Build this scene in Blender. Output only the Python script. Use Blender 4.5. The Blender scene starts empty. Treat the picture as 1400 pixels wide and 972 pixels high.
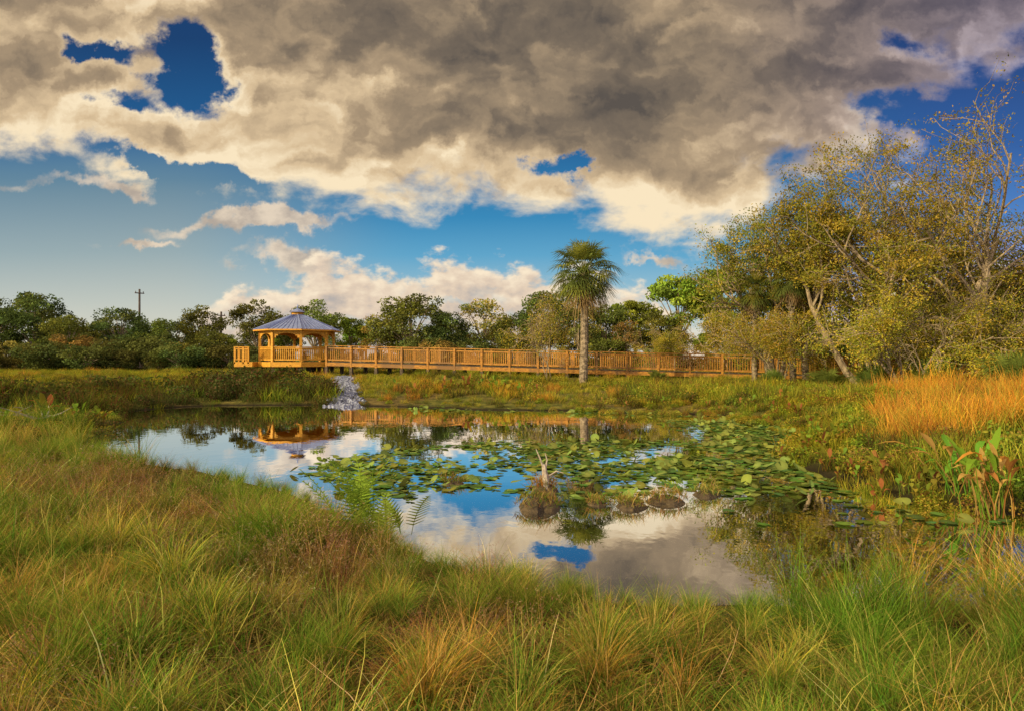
import bpy, math, random
import numpy as np
from mathutils import Vector
rng = np.random.default_rng(11)
random.seed(5)
scene = bpy.context.scene
R = math.radians
def srgb(r, g, b):
    f = lambda c: (c/255/12.92) if c/255 <= 0.04045 else ((c/255+0.055)/1.055)**2.4
    return (f(r), f(g), f(b), 1.0)

# ------------------------------------------------------------------ node helpers
class NT:
    def __init__(s, tree): s.t = tree; s.nodes = tree.nodes; s.links = tree.links
    def n(s, typ, **kw):
        nd = s.nodes.new(typ)
        for k, v in kw.items(): setattr(nd, k, v)
        return nd
    def put(s, sock, v):
        if isinstance(v, bpy.types.NodeSocket): s.links.new(v, sock)
        else:
            sock.default_value = v
    def m(s, op, *a, clamp=False):
        nd = s.n('ShaderNodeMath', operation=op); nd.use_clamp = clamp
        for i, v in enumerate(a): s.put(nd.inputs[i], v)
        return nd.outputs[0]
    def v(s, op, *a):
        nd = s.n('ShaderNodeVectorMath', operation=op)
        for i, x in enumerate(a): s.put(nd.inputs[i], x)
        return nd.outputs['Value'] if op in ('DOT_PRODUCT', 'LENGTH') else nd.outputs[0]
    def mix(s, f, a, b, blend='MIX'):
        nd = s.n('ShaderNodeMix', data_type='RGBA', blend_type=blend)
        s.put(nd.inputs[0], f); s.put(nd.inputs[6], a); s.put(nd.inputs[7], b)
        return nd.outputs[2]
    def noise(s, vec, scale, detail=4, rough=0.5, dist=0.0, color=False):
        nd = s.n('ShaderNodeTexNoise')
        if vec is not None: s.links.new(vec, nd.inputs['Vector'])
        nd.inputs['Scale'].default_value = scale; nd.inputs['Detail'].default_value = detail
        nd.inputs['Roughness'].default_value = rough; nd.inputs['Distortion'].default_value = dist
        return nd.outputs['Color'] if color else nd.outputs[0]
    def smooth(s, x, lo, hi, a=0.0, b=1.0, typ='SMOOTHSTEP'):
        nd = s.n('ShaderNodeMapRange', interpolation_type=typ)
        s.put(nd.inputs[0], x)
        for i, q in enumerate((lo, hi, a, b)): s.put(nd.inputs[i+1], q)
        return nd.outputs[0]
    def ramp(s, x, stops):
        nd = s.n('ShaderNodeValToRGB'); s.put(nd.inputs[0], x)
        e = nd.color_ramp.elements
        while len(e) > 1: e.remove(e[-1])
        e[0].position = stops[0][0]; e[0].color = stops[0][1]
        for p, c in stops[1:]:
            k = e.new(p); k.color = c
        return nd.outputs[0]
    def curve(s, x, pts):
        nd = s.n('ShaderNodeFloatCurve'); s.put(nd.inputs['Value'], x)
        c = nd.mapping.curves[0]
        c.points[0].location = pts[0]; c.points[1].location = pts[-1]
        for p in pts[1:-1]: c.points.new(*p)
        nd.mapping.update()
        return nd.outputs[0]
    def comb(s, x, y, z):
        nd = s.n('ShaderNodeCombineXYZ')
        for i, q in enumerate((x, y, z)): s.put(nd.inputs[i], q)
        return nd.outputs[0]
    def sep(s, v):
        nd = s.n('ShaderNodeSeparateXYZ'); s.links.new(v, nd.inputs[0])
        return nd.outputs[0], nd.outputs[1], nd.outputs[2]

# ------------------------------------------------------------------ sun + sky
SUN_DIR = Vector((-0.80, -0.52, 0.0)).normalized()
SUN_EL = R(22)
sunv = Vector((SUN_DIR.x*math.cos(SUN_EL), SUN_DIR.y*math.cos(SUN_EL), math.sin(SUN_EL)))
ld = bpy.data.lights.new('sun', 'SUN'); ld.energy = 5.0; ld.angle = R(0.6); ld.color = (1.0, 0.82, 0.47)
lo = bpy.data.objects.new('sun', ld); scene.collection.objects.link(lo)
lo.rotation_euler = sunv.to_track_quat('Z', 'Y').to_euler()
lo.location = (-30, -20, 30)

world = bpy.data.worlds.new('World'); scene.world = world; world.use_nodes = True
try: world.cycles.sampling_method = 'NONE'
except Exception as e: print('world sampling', e)
w = NT(world.node_tree); w.nodes.clear()
out = w.n('ShaderNodeOutputWorld'); bg = w.n('ShaderNodeBackground'); bg.inputs[1].default_value = 0.1
w.links.new(bg.outputs[0], out.inputs[0])
sky = w.n('ShaderNodeTexSky', sky_type='NISHITA'); sky.sun_disc = False
sky.sun_elevation = SUN_EL; sky.sun_rotation = math.atan2(SUN_DIR.x, SUN_DIR.y) % (2*math.pi)
sky.air_density = 1.0; sky.dust_density = 1.0; sky.ozone_density = 3.0
tc = w.n('ShaderNodeTexCoord'); D = tc.outputs['Generated']
dx, dy, dz = w.sep(D)
ya = w.m('MAXIMUM', w.m('ABSOLUTE', dy), 0.08)
u = w.m('DIVIDE', dx, ya); v = w.m('DIVIDE', dz, ya)
uv = w.comb(u, v, 0.0)
zz = w.m('ADD', w.m('MAXIMUM', dz, 0.0), 0.16)
pp = w.comb(w.m('DIVIDE', dx, zz), w.m('DIVIDE', dy, zz), 0.3)
wn = w.noise(uv, 6.5, 6, 0.62, color=True)
wv = w.v('MULTIPLY', w.v('SUBTRACT', wn, (0.5, 0.5, 0.5)), (0.28, 0.15, 0.0))
uvw = w.v('ADD', uv, wv)
def gauss(cu, cv, ru, rv, amp=1.0, rot=0.0):
    d = w.v('SUBTRACT', uvw, (cu, cv, 0.0))
    if rot:
        r = w.n('ShaderNodeVectorRotate', rotation_type='Z_AXIS'); w.links.new(d, r.inputs[0]); r.inputs['Angle'].default_value = -rot
        d = r.outputs[0]
    d = w.v('MULTIPLY', d, (1/ru, 1/rv, 0.0))
    q = w.v('DOT_PRODUCT', d, d)
    return w.m('MULTIPLY', w.m('EXPONENT', w.m('MULTIPLY', q, -1.0)), amp)
def total(lst):
    a = lst[0]
    for b in lst[1:]: a = w.m('ADD', a, b)
    return a
uu = w.m('DIVIDE', w.m('ADD', u, 0.8), 1.6, clamp=True)
edge_pts = [(-.8,.27),(-.7,.272),(-.58,.275),(-.48,.245),(-.27,.222),(-.10,.205),(0,.2),(.10,.185),(.2,.165),(.29,.158),
            (.345,.20),(.40,.262),(.48,.30),(.58,.30),(.8,.30)]
edge = w.m('MULTIPLY', w.curve(uu, [((a+.8)/1.6, b/.6) for a, b in edge_pts]), 0.6)
nP = w.noise(pp, 1.3, 6, 0.54, 0.15)
uvn = w.v('MULTIPLY', uv, (1.0, 1.45, 1.0))
nU = w.noise(uvn, 8.0, 7, 0.57, 0.25)
base = w.m('MULTIPLY', w.m('SUBTRACT', v, edge), 9.5)
base = w.m('MINIMUM', base, 1.25)
holes = total([gauss(-.475,.425,.075,.055,2.1, rot=R(-25)), gauss(-.60,.455,.05,.022,1.5, rot=R(-25)), gauss(-.58,.385,.06,.02,1.2),
               gauss(-.44,.268,.10,.014,1.7, rot=R(-12)), gauss(-.55,.30,.05,.014,1.1, rot=R(-15)),
               gauss(.075,.290,.045,.013,1.5, rot=R(8)),
               gauss(.72,.43,.13,.11,1.1), gauss(.60,.36,.12,.03,1.2), gauss(.33,.44,.05,.035,0.8), gauss(.58,.47,.06,.03,0.9)])
dA = w.m('ADD', base, w.m('MULTIPLY', w.m('SUBTRACT', nP, 0.5), 2.2))
dA = w.m('ADD', dA, w.m('MULTIPLY', w.m('SUBTRACT', nU, 0.5), 2.2))
dA = w.m('SUBTRACT', dA, holes)
aA = w.smooth(dA, -0.02, 0.55)
def relief(vec, off, scale, det=6, rough=.52, ref=None):
    a = ref if ref is not None else w.noise(vec, scale, det, rough); b = w.noise(w.v('ADD', vec, off), scale, det, rough)
    return w.m('SUBTRACT', a, b)
relU = relief(w.v('MULTIPLY', uvw, (1.0, 1.6, 1.0)), (-0.022, 0.03, 0.0), 8.0, 4, .5)
relB = relief(w.v('MULTIPLY', uvw, (1.0, 2.0, 1.0)), (-0.05, 0.07, 0.0), 3.4, 3)
dark = total([gauss(.12,.40,.32,.10,.36), gauss(-.08,.50,.30,.06,.26), gauss(.5,.50,.35,.12,.22), gauss(.0,.30,.2,.05,.10),
              gauss(-.30,.33,.17,.09,-.30), gauss(-.65,.33,.18,.07,-.16), gauss(.2,.21,.22,.05,-.42), gauss(-.35,.235,.22,.035,-.30), gauss(-.7,.46,.1,.06,.10)])
t = w.m('ADD', w.m('MULTIPLY', w.smooth(dA, 0.0, 2.0, typ='LINEAR'), 0.54), 0.08)
t = w.m('ADD', t, dark)
t = w.m('SUBTRACT', t, w.m('MULTIPLY', relU, 1.0)); t = w.m('SUBTRACT', t, w.m('MULTIPLY', relB, 1.4))
t = w.m('ADD', t, 0.0, clamp=True)
colA = w.ramp(t, [(0, srgb(250,230,194)), (.22, srgb(218,192,154)), (.45, srgb(170,148,120)), (.72, srgb(126,112,96)), (1, srgb(92,85,79))])
purple = w.smooth(u, 0.22, 0.75)
colA = w.mix(w.m('MULTIPLY', w.m('MULTIPLY', purple, 0.85), w.smooth(v, .24, .36)), colA, w.mix(1.0, colA, (0.52, 0.60, 1.25, 1), 'MULTIPLY'))
top_pts = [(-.8,.0),(-.50,.03),(-.44,.10),(-.38,.128),(-.33,.135),(-.27,.155),(-.23,.162),(-.18,.142),(-.11,.152),(-.03,.155),(.03,.148),(.07,.14),
           (.14,.142),(.18,.13),(.24,.085),(.3,.06),(.42,.07),(.5,.10),(.62,.14),(.8,.15)]
topc = w.m('MULTIPLY', w.curve(uu, [((a+.8)/1.6, b/.2) for a, b in top_pts]), 0.2)
uvb = w.v('MULTIPLY', uv, (1.0, 1.5, 1.0))
nB = w.noise(uvb, 15.0, 6, 0.56)
dB = w.m('ADD', w.m('MULTIPLY', w.m('SUBTRACT', topc, v), 22.0), w.m('MULTIPLY', w.m('SUBTRACT', nB, 0.55), 4.2))
lay = w.noise(w.v('MULTIPLY', uvw, (1.0, 6.0, 1.0)), 5.0, 2, 0.5)
aB = w.m('MULTIPLY', w.smooth(dB, 0.0, 0.6), w.smooth(w.m('ADD', lay, w.m('MULTIPLY', v, 2.2)), .48, .66, .4, 1.0))
relC = relief(uvb, (-0.010, 0.016, 0.0), 15.0, 6, .56, ref=nB)
tB = w.m('SUBTRACT', w.m('ADD', w.m('MULTIPLY', w.smooth(dB, 0.0, 3.2, typ='LINEAR'), .6), .08), w.m('MULTIPLY', relC, 2.0), clamp=True)
colB = w.ramp(tB, [(0, srgb(250,232,204)), (.3, srgb(226,205,182)), (.6, srgb(188,178,170)), (1, srgb(158,166,174))])
wisp = total([gauss(-.37,.195,.14,.013,1.5), gauss(-.34,.20,.05,.02,.8), gauss(-.54,.175,.07,.006,1.1), gauss(-.36,.15,.08,.014,1.1),
              gauss(-.30,.135,.05,.012,1.0), gauss(.12,.145,.05,.013,1.0), gauss(.2,.135,.035,.008,1.0), gauss(-.66,.255,.1,.012,.9), gauss(-.56,.25,.05,.01,.9), gauss(.30,.12,.05,.012,1.0),
              gauss(.50,.31,.06,.05,1.6), gauss(-.73,.07,.04,.006,.9)])
dC = w.m('ADD', wisp, w.m('MULTIPLY', w.m('SUBTRACT', nU, 0.5), 2.6))
aC = w.m('MULTIPLY', w.smooth(dC, 0.35, 1.2), w.smooth(wisp, .1, .4))
colC = w.mix(w.smooth(nB, .4, .65), srgb(236,216,190), srgb(184,168,152))
vv = w.m('MULTIPLY', v, 1.6, clamp=True)
clear = w.ramp(vv, [(0, srgb(222,220,206)), (.06, srgb(204,212,208)), (.14, srgb(158,196,210)), (.24, srgb(92,166,204)), (.33, srgb(46,136,186)),
                    (.5, srgb(22,94,150)), (.75, srgb(12,58,108)), (1, srgb(14,52,104))])
gray = w.m('MULTIPLY', w.smooth(u, -.12, -.52), w.smooth(v, .36, .24))
grey_c = w.ramp(vv, [(0, srgb(226,216,188)), (.1, srgb(208,208,194)), (.25, srgb(160,175,174)), (.42, srgb(106,138,154)), (1, srgb(60,90,120))])
clear = w.mix(w.m('MULTIPLY', gray, .9), clear, grey_c)
clear = w.mix(w.m('MULTIPLY', w.smooth(u, .3, .7), .8), clear, w.mix(1.0, clear, (2.6, 0.8, 1.15, 1), 'MULTIPLY'))
clear10 = w.v('MULTIPLY', clear, (10, 10, 10))
clear10 = w.mix(0.9, sky.outputs[0], clear10)
c = w.mix(w.m('MULTIPLY', aC, .9), clear10, w.v('MULTIPLY', colC, (10, 10, 10)))
c = w.mix(aB, c, w.v('MULTIPLY', colB, (10, 10, 10)))
c = w.mix(aA, c, w.v('MULTIPLY', colA, (10, 10, 10)))
# added fill light: unseen sky behind the viewer and overhead made brighter
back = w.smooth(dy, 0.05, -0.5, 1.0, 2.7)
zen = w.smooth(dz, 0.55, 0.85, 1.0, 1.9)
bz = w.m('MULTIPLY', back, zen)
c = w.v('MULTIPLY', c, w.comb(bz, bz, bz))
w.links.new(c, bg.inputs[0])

# ------------------------------------------------------------------ materials
def mat_new(name):
    m = bpy.data.materials.new(name); m.use_nodes = True
    t = NT(m.node_tree); t.nodes.clear()
    o = t.n('ShaderNodeOutputMaterial')
    return m, t, o
def leaf_mat(name, transl=0.35, var=0.25, patch=None):
    m, t, o = mat_new(name)
    at = t.n('ShaderNodeAttribute', attribute_name='Col')
    col = at.outputs['Color']
    oi = t.n('ShaderNodeObjectInfo'); ge = t.n('ShaderNodeNewGeometry')
    hs = t.n('ShaderNodeHueSaturation')
    t.put(hs.inputs['Hue'], t.smooth(oi.outputs['Random'], 0, 1, 0.5-0.03*var*4, 0.5+0.02*var*4, 'LINEAR'))
    t.put(hs.inputs['Value'], t.smooth(oi.outputs['Random'], 0, 1, 1-var, 1+var, 'LINEAR'))
    t.links.new(col, hs.inputs['Color']); col = hs.outputs[0]
    if patch:
        n = t.noise(ge.outputs['Position'], patch[0], 2, .5)
        col = t.mix(t.m('MULTIPLY', t.smooth(n, .42, .62), patch[2]), col, t.mix(1.0, col, patch[1], 'MULTIPLY'))
    d = t.n('ShaderNodeBsdfDiffuse'); tr = t.n('ShaderNodeBsdfTranslucent'); mx = t.n('ShaderNodeMixShader')
    t.links.new(col, d.inputs[0]); t.links.new(t.mix(1.0, col, (1.15, 1.1, .7, 1), 'MULTIPLY'), tr.inputs[0])
    mx.inputs[0].default_value = transl
    t.links.new(d.outputs[0], mx.inputs[1]); t.links.new(tr.outputs[0], mx.inputs[2])
    t.links.new(mx.outputs[0], o.inputs[0])
    return m
def rough_mat(name, c1, c2, scale=6, rough=.8, bump=.3, detail=4, stretch=(1,1,1), metal=0.0, c3=None):
    m, t, o = mat_new(name)
    ge = t.n('ShaderNodeNewGeometry')
    p = t.v('MULTIPLY', ge.outputs['Position'], stretch)
    n = t.noise(p, scale, detail, .6)
    col = t.mix(t.smooth(n, .35, .65), c1, c2)
    if c3: col = t.mix(t.smooth(t.noise(ge.outputs['Position'], scale*.2, 3, .5), .5, .65), col, c3)
    b = t.n('ShaderNodeBsdfPrincipled'); b.inputs['Roughness'].default_value = rough; b.inputs['Metallic'].default_value = metal
    t.links.new(col, b.inputs['Base Color'])
    bp = t.n('ShaderNodeBump'); bp.inputs['Strength'].default_value = bump; bp.inputs['Distance'].default_value = .05
    t.links.new(n, bp.inputs['Height']); t.links.new(bp.outputs[0], b.inputs['Normal'])
    t.links.new(b.outputs[0], o.inputs[0])
    return m
M_grass = leaf_mat('grass_blades', .3, .24, patch=(0.7, (.60,1.02,.7,1), .65))
M_reed = leaf_mat('marsh_leaves', .3, .2, patch=(0.35, (1.25,1.05,.6,1), .6))
M_leaf = leaf_mat('tree_leaves', .35, .15)
M_dist = leaf_mat('distant_foliage', .2, .3)
M_pad = leaf_mat('lily_pad_leaf', .1, .28, patch=(1.4, (1.3,1.0,.6,1), .5))
M_bark = rough_mat('bark', (.15,.11,.07,1), (.36,.28,.18,1), 9, .9, .7, stretch=(1,1,.3))
M_palmbark = rough_mat('palm_bark', (.10,.075,.05,1), (.32,.25,.17,1), 7, .9, .8)
M_wood = rough_mat('weathered_golden_timber', (.26,.11,.012,1), (.46,.21,.025,1), 5, .7, .2, stretch=(1,1,2.5), c3=(.20,.10,.03,1))
M_wood_y = rough_mat('gazebo_timber', (.50,.23,.015,1), (.64,.32,.025,1), 4, .65, .15, stretch=(1,1,2.0))
M_deck = rough_mat('dark_joist_timber', (.05,.035,.022,1), (.11,.08,.05,1), 5, .85, .3)
M_metal = rough_mat('standing_seam_metal', (.15,.20,.38,1), (.20,.25,.44,1), 2, .45, .03, metal=.2)
M_stone = rough_mat('riprap_stone', (.07,.08,.13,1), (.30,.33,.44,1), 3, .85, .6)
M_pole = rough_mat('pole_timber', (.08,.06,.05,1), (.14,.11,.09,1), 4, .9, .2)
M_mud = rough_mat('mud', (.035,.025,.015,1), (.10,.07,.035,1), 10, .9, .8)
M_stick = rough_mat('bleached_dead_wood', (.22,.18,.14,1), (.42,.36,.30,1), 14, .9, .4)
m, t, o = mat_new('grassland_soil')
ge = t.n('ShaderNodeNewGeometry'); P = ge.outputs['Position']
n1 = t.noise(P, .25, 4, .6); n2 = t.noise(P, 3.0, 5, .65); n3 = t.noise(P, 40.0, 3, .7)
col = t.mix(t.smooth(n2, .4, .6), (.11,.085,.028,1), (.24,.18,.055,1))
col = t.mix(t.m('MULTIPLY', t.smooth(n1, .42, .58), .85), col, t.mix(t.smooth(n2, .4, .65), (.09,.11,.018,1), (.20,.20,.035,1)))
col = t.mix(t.smooth(n3, .45, .7, 0, .6), col, (.04,.032,.016,1))
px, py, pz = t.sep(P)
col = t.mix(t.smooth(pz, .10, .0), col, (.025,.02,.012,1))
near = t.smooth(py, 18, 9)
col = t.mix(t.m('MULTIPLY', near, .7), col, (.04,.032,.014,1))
b = t.n('ShaderNodeBsdfPrincipled'); b.inputs['Roughness'].default_value = .95; b.inputs['Specular IOR Level'].default_value = .1
bp = t.n('ShaderNodeBump'); bp.inputs['Strength'].default_value = .9; bp.inputs['Distance'].default_value = .12
t.links.new(t.m('ADD', n2, t.m('MULTIPLY', n3, .6)), bp.inputs['Height'])
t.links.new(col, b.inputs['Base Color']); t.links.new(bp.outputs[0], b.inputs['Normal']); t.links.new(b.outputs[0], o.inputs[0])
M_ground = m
m, t, o = mat_new('pond_water')
ge = t.n('ShaderNodeNewGeometry'); P = ge.outputs['Position']
n1 = t.noise(t.v('MULTIPLY', P, (1.0, .6, 1.0)), 5.0, 2, .5); n2 = t.noise(P, .6, 2, .5)
bp = t.n('ShaderNodeBump'); bp.inputs['Strength'].default_value = .035; bp.inputs['Distance'].default_value = .05
t.links.new(t.m('MULTIPLY', n1, t.smooth(n2, .35, .65, .15, 1.0)), bp.inputs['Height'])
d = t.n('ShaderNodeBsdfDiffuse'); d.inputs[0].default_value = (.014,.014,.008,1)
g = t.n('ShaderNodeBsdfGlossy'); g.inputs['Roughness'].default_value = .01; g.inputs[0].default_value = (1,1,1,1)
t.links.new(bp.outputs[0], g.inputs['Normal'])
lw = t.n('ShaderNodeFresnel'); lw.inputs[0].default_value = 2.4
mx = t.n('ShaderNodeMixShader'); t.links.new(t.smooth(lw.outputs[0], 0.0, .45, .05, 1.0, 'LINEAR'), mx.inputs[0])
t.links.new(d.outputs[0], mx.inputs[1]); t.links.new(g.outputs[0], mx.inputs[2]); t.links.new(mx.outputs[0], o.inputs[0])
M_water = m

# ------------------------------------------------------------------ mesh helpers
def mk_mesh(name, V, F, col=None, mats=(), mi=None, smooth=False):
    V = np.asarray(V, dtype=np.float32); F = np.asarray(F, dtype=np.int32)
    me = bpy.data.meshes.new(name); n = len(V); mcount, k = F.shape
    me.vertices.add(n); me.vertices.foreach_set('co', V.ravel())
    me.loops.add(mcount*k); me.loops.foreach_set('vertex_index', F.ravel())
    me.polygons.add(mcount); me.polygons.foreach_set('loop_start', np.arange(0, mcount*k, k, dtype=np.int32))
    if mi is not None: me.polygons.foreach_set('material_index', np.asarray(mi, dtype=np.int32))
    me.polygons.foreach_set('use_smooth', np.full(mcount, smooth))
    me.update(calc_edges=True)
    if col is not None:
        c4 = np.ones((n, 4), dtype=np.float32); c4[:, :3] = col
        a = me.attributes.new('Col', 'FLOAT_COLOR', 'POINT'); a.data.foreach_set('color', c4.ravel())
    for q in mats: me.materials.append(q)
    return me
class MB:
    def __init__(s): s.V=[]; s.F=[]; s.C=[]; s.M=[]; s.n=0
    def add(s, V, F, C=None, mi=0):
        V=np.asarray(V,float); F=np.asarray(F,int)
        s.V.append(V); s.F.append(F+s.n); s.n+=len(V)
        if C is None: C=np.ones((len(V),3))
        C=np.asarray(C,float)
        if C.ndim==1: C=np.tile(C,(len(V),1))
        s.C.append(C); s.M.append(np.full(len(F),mi))
    def box(s, c, size, rz=0.0, mi=0, slope=0.0):
        hx,hy,hz=[q/2 for q in size]
        P=np.array([[-hx,-hy,-hz],[hx,-hy,-hz],[hx,hy,-hz],[-hx,hy,-hz],[-hx,-hy,hz],[hx,-hy,hz],[hx,hy,hz],[-hx,hy,hz]])
        P[:,2]+=P[:,0]*slope
        ca,sa=math.cos(rz),math.sin(rz)
        Q=P.copy(); Q[:,0]=P[:,0]*ca-P[:,1]*sa; Q[:,1]=P[:,0]*sa+P[:,1]*ca
        s.add(Q+np.array(c), [[0,3,2,1],[4,5,6,7],[0,1,5,4],[1,2,6,5],[2,3,7,6],[3,0,4,7]], mi=mi)
    def tube(s, pts, rad, sides=6, mi=0, C=None, cap=False):
        pts=np.asarray(pts,float); k=len(pts); rad=np.broadcast_to(np.asarray(rad,float),(k,))
        d=np.gradient(pts,axis=0); d/= (np.linalg.norm(d,axis=1,keepdims=True)+1e-9)
        ref=np.array([0,0,1.0]) if abs(d[0,2])<.9 else np.array([1.0,0,0])
        a=np.cross(d,ref); a/=(np.linalg.norm(a,axis=1,keepdims=True)+1e-9); b=np.cross(d,a)
        th=np.arange(sides)/sides*2*np.pi
        V=(pts[:,None,:]+rad[:,None,None]*(np.cos(th)[None,:,None]*a[:,None,:]+np.sin(th)[None,:,None]*b[:,None,:])).reshape(-1,3)
        i=np.arange(k-1)[:,None]*sides; j=np.arange(sides)[None,:]; j2=(j+1)%sides
        F=np.stack([i+j,i+j2,i+sides+j2,i+sides+j],-1).reshape(-1,4)
        s.add(V,F,C,mi)
    def mesh(s,name,mats,smooth=False):
        return mk_mesh(name,np.concatenate(s.V),np.concatenate(s.F),np.concatenate(s.C),mats,np.concatenate(s.M),smooth)
def link(name, me, loc=(0,0,0), rz=0, sc=1, parent=None):
    ob=bpy.data.objects.new(name, me); scene.collection.objects.link(ob)
    ob.location=loc; ob.rotation_euler=(0,0,rz); ob.scale=(sc,sc,sc) if not hasattr(sc,'__len__') else sc
    if parent: ob.parent=parent
    return ob
def unit(n):
    q=rng.normal(size=(n,3)); return q/np.linalg.norm(q,axis=1,keepdims=True)
def pick(cols, n, jit=.15):
    c=np.array([q[:3] for q in cols]); p=np.array([q[3] if len(q)>3 else 1 for q in cols],float); p/=p.sum()
    o=c[rng.choice(len(c),n,p=p)]
    return o*(1+rng.uniform(-jit,jit,(n,1)))
def leaves(P, L, W, C, flat=0.0, droop=0.0):
    n=len(P); a=unit(n); a[:,2]=a[:,2]*(1-flat)-droop; a/=np.linalg.norm(a,axis=1,keepdims=True)
    b=np.cross(a,unit(n)); b/=(np.linalg.norm(b,axis=1,keepdims=True)+1e-9)
    L=L*rng.uniform(.6,1.3,(n,1)); W=W*rng.uniform(.6,1.3,(n,1))
    V=np.stack([P-a*L/2,P+b*W/2,P+a*L/2,P-b*W/2],1).reshape(-1,3)
    F=np.arange(4*n).reshape(n,4)
    return V,F,np.repeat(C,4,0)
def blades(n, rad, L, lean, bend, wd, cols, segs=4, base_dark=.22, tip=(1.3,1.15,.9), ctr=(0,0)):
    az=rng.uniform(0,2*np.pi,n); rr=rad*np.sqrt(rng.uniform(0,1,n)); pa=rng.uniform(0,2*np.pi,n)
    bx=ctr[0]+rr*np.cos(pa); by=ctr[1]+rr*np.sin(pa)
    Ln=rng.uniform(L[0],L[1],n); le=rng.uniform(lean[0],lean[1],n); be=rng.uniform(bend[0],bend[1],n)
    t=np.linspace(0,1,segs+1)
    th=le[:,None]+be[:,None]*t[None,:]**1.3
    sx=np.sin(th); cz=np.cos(th)
    r=np.zeros_like(th); z=np.zeros_like(th)
    r[:,1:]=np.cumsum((sx[:,1:]+sx[:,:-1])/2,1)*Ln[:,None]/segs; z[:,1:]=np.cumsum((cz[:,1:]+cz[:,:-1])/2,1)*Ln[:,None]/segs
    z=np.maximum(z,.005)
    side_w=rng.normal(0,.35,n)
    azt=az[:,None]+side_w[:,None]*t[None,:]
    X=bx[:,None]+r*np.cos(azt); Y=by[:,None]+r*np.sin(azt)
    tw=az+np.pi/2+rng.normal(0,.7,n)
    ww=wd*rng.uniform(.6,1.3,n)[:,None]*(1-t[None,:]**2*.85)/2
    ox=np.cos(tw)[:,None]*ww; oy=np.sin(tw)[:,None]*ww
    V=np.stack([np.stack([X-ox,Y-oy,z],-1),np.stack([X+ox,Y+oy,z],-1)],2).reshape(-1,3)
    k=(segs+1)*2
    b0=(np.arange(n)*k)[:,None]+(np.arange(segs)*2)[None,:]
    F=np.stack([b0,b0+1,b0+3,b0+2],-1).reshape(-1,4)
    c=pick(cols,n,.3); f=base_dark+(1-base_dark)*np.minimum(t*1.7,1)  # shade between blades painted in: vertex colour darkened toward the base for depth
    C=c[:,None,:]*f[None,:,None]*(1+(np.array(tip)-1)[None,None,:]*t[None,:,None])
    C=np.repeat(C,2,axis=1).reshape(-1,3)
    return V,F,C
def coll(name, meshes):
    c=bpy.data.collections.new(name)
    for i,me in enumerate(meshes):
        ob=bpy.data.objects.new('%s_%02d'%(name,i), me); c.objects.link(ob)
    return c
def scatter(name, P, rot, scl, idx, collection):
    P=np.asarray(P,dtype=np.float32); n=len(P)
    me=bpy.data.meshes.new(name); me.vertices.add(n); me.vertices.foreach_set('co',P.ravel())
    a=me.attributes.new('rot','FLOAT_VECTOR','POINT'); a.data.foreach_set('vector',np.asarray(rot,dtype=np.float32).ravel())
    scl=np.asarray(scl,dtype=np.float32)
    if scl.ndim==1: scl=np.repeat(scl[:,None],3,1)
    a=me.attributes.new('scl','FLOAT_VECTOR','POINT'); a.data.foreach_set('vector',scl.ravel())
    a=me.attributes.new('idx','INT','POINT'); a.data.foreach_set('value',np.asarray(idx,dtype=np.int32))
    ob=bpy.data.objects.new(name,me); scene.collection.objects.link(ob)
    ng=bpy.data.node_groups.new(name+'_scatter','GeometryNodeTree')
    ng.interface.new_socket('Geometry',in_out='INPUT',socket_type='NodeSocketGeometry')
    ng.interface.new_socket('Geometry',in_out='OUTPUT',socket_type='NodeSocketGeometry')
    gi=ng.nodes.new('NodeGroupInput'); go=ng.nodes.new('NodeGroupOutput')
    ip=ng.nodes.new('GeometryNodeInstanceOnPoints'); ci=ng.nodes.new('GeometryNodeCollectionInfo')
    ci.inputs[0].default_value=collection; ci.inputs['Separate Children'].default_value=True; ci.inputs['Reset Children'].default_value=True
    ip.inputs['Pick Instance'].default_value=True
    def na(nm,typ):
        q=ng.nodes.new('GeometryNodeInputNamedAttribute'); q.data_type=typ; q.inputs[0].default_value=nm; return q.outputs[0]
    L=ng.links.new
    L(gi.outputs[0],ip.inputs['Points']); L(ci.outputs[0],ip.inputs['Instance']); L(na('idx','INT'),ip.inputs['Instance Index'])
    e=ng.nodes.new('FunctionNodeEulerToRotation'); L(na('rot','FLOAT_VECTOR'),e.inputs[0]); L(e.outputs[0],ip.inputs['Rotation'])
    L(na('scl','FLOAT_VECTOR'),ip.inputs['Scale']); L(ip.outputs[0],go.inputs[0])
    md=ob.modifiers.new('scatter','NODES'); md.node_group=ng
    return ob
def rz_only(n, tilt=0.0):
    r=np.zeros((n,3)); r[:,2]=rng.uniform(0,2*np.pi,n)
    if tilt: r[:,:2]=rng.normal(0,tilt,(n,2))
    return r
def pn(x,y,s,seed=0):
    a=seed*1.7
    return (np.sin(x*s+a+1.3*np.sin(y*s*.7+a*2))+np.sin(y*s*1.3-a+1.1*np.sin(x*s*.9+a))+np.sin((x+y)*s*.63+a*3)+.5*np.sin((x-1.7*y)*s*1.9+a))/3.5

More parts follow.
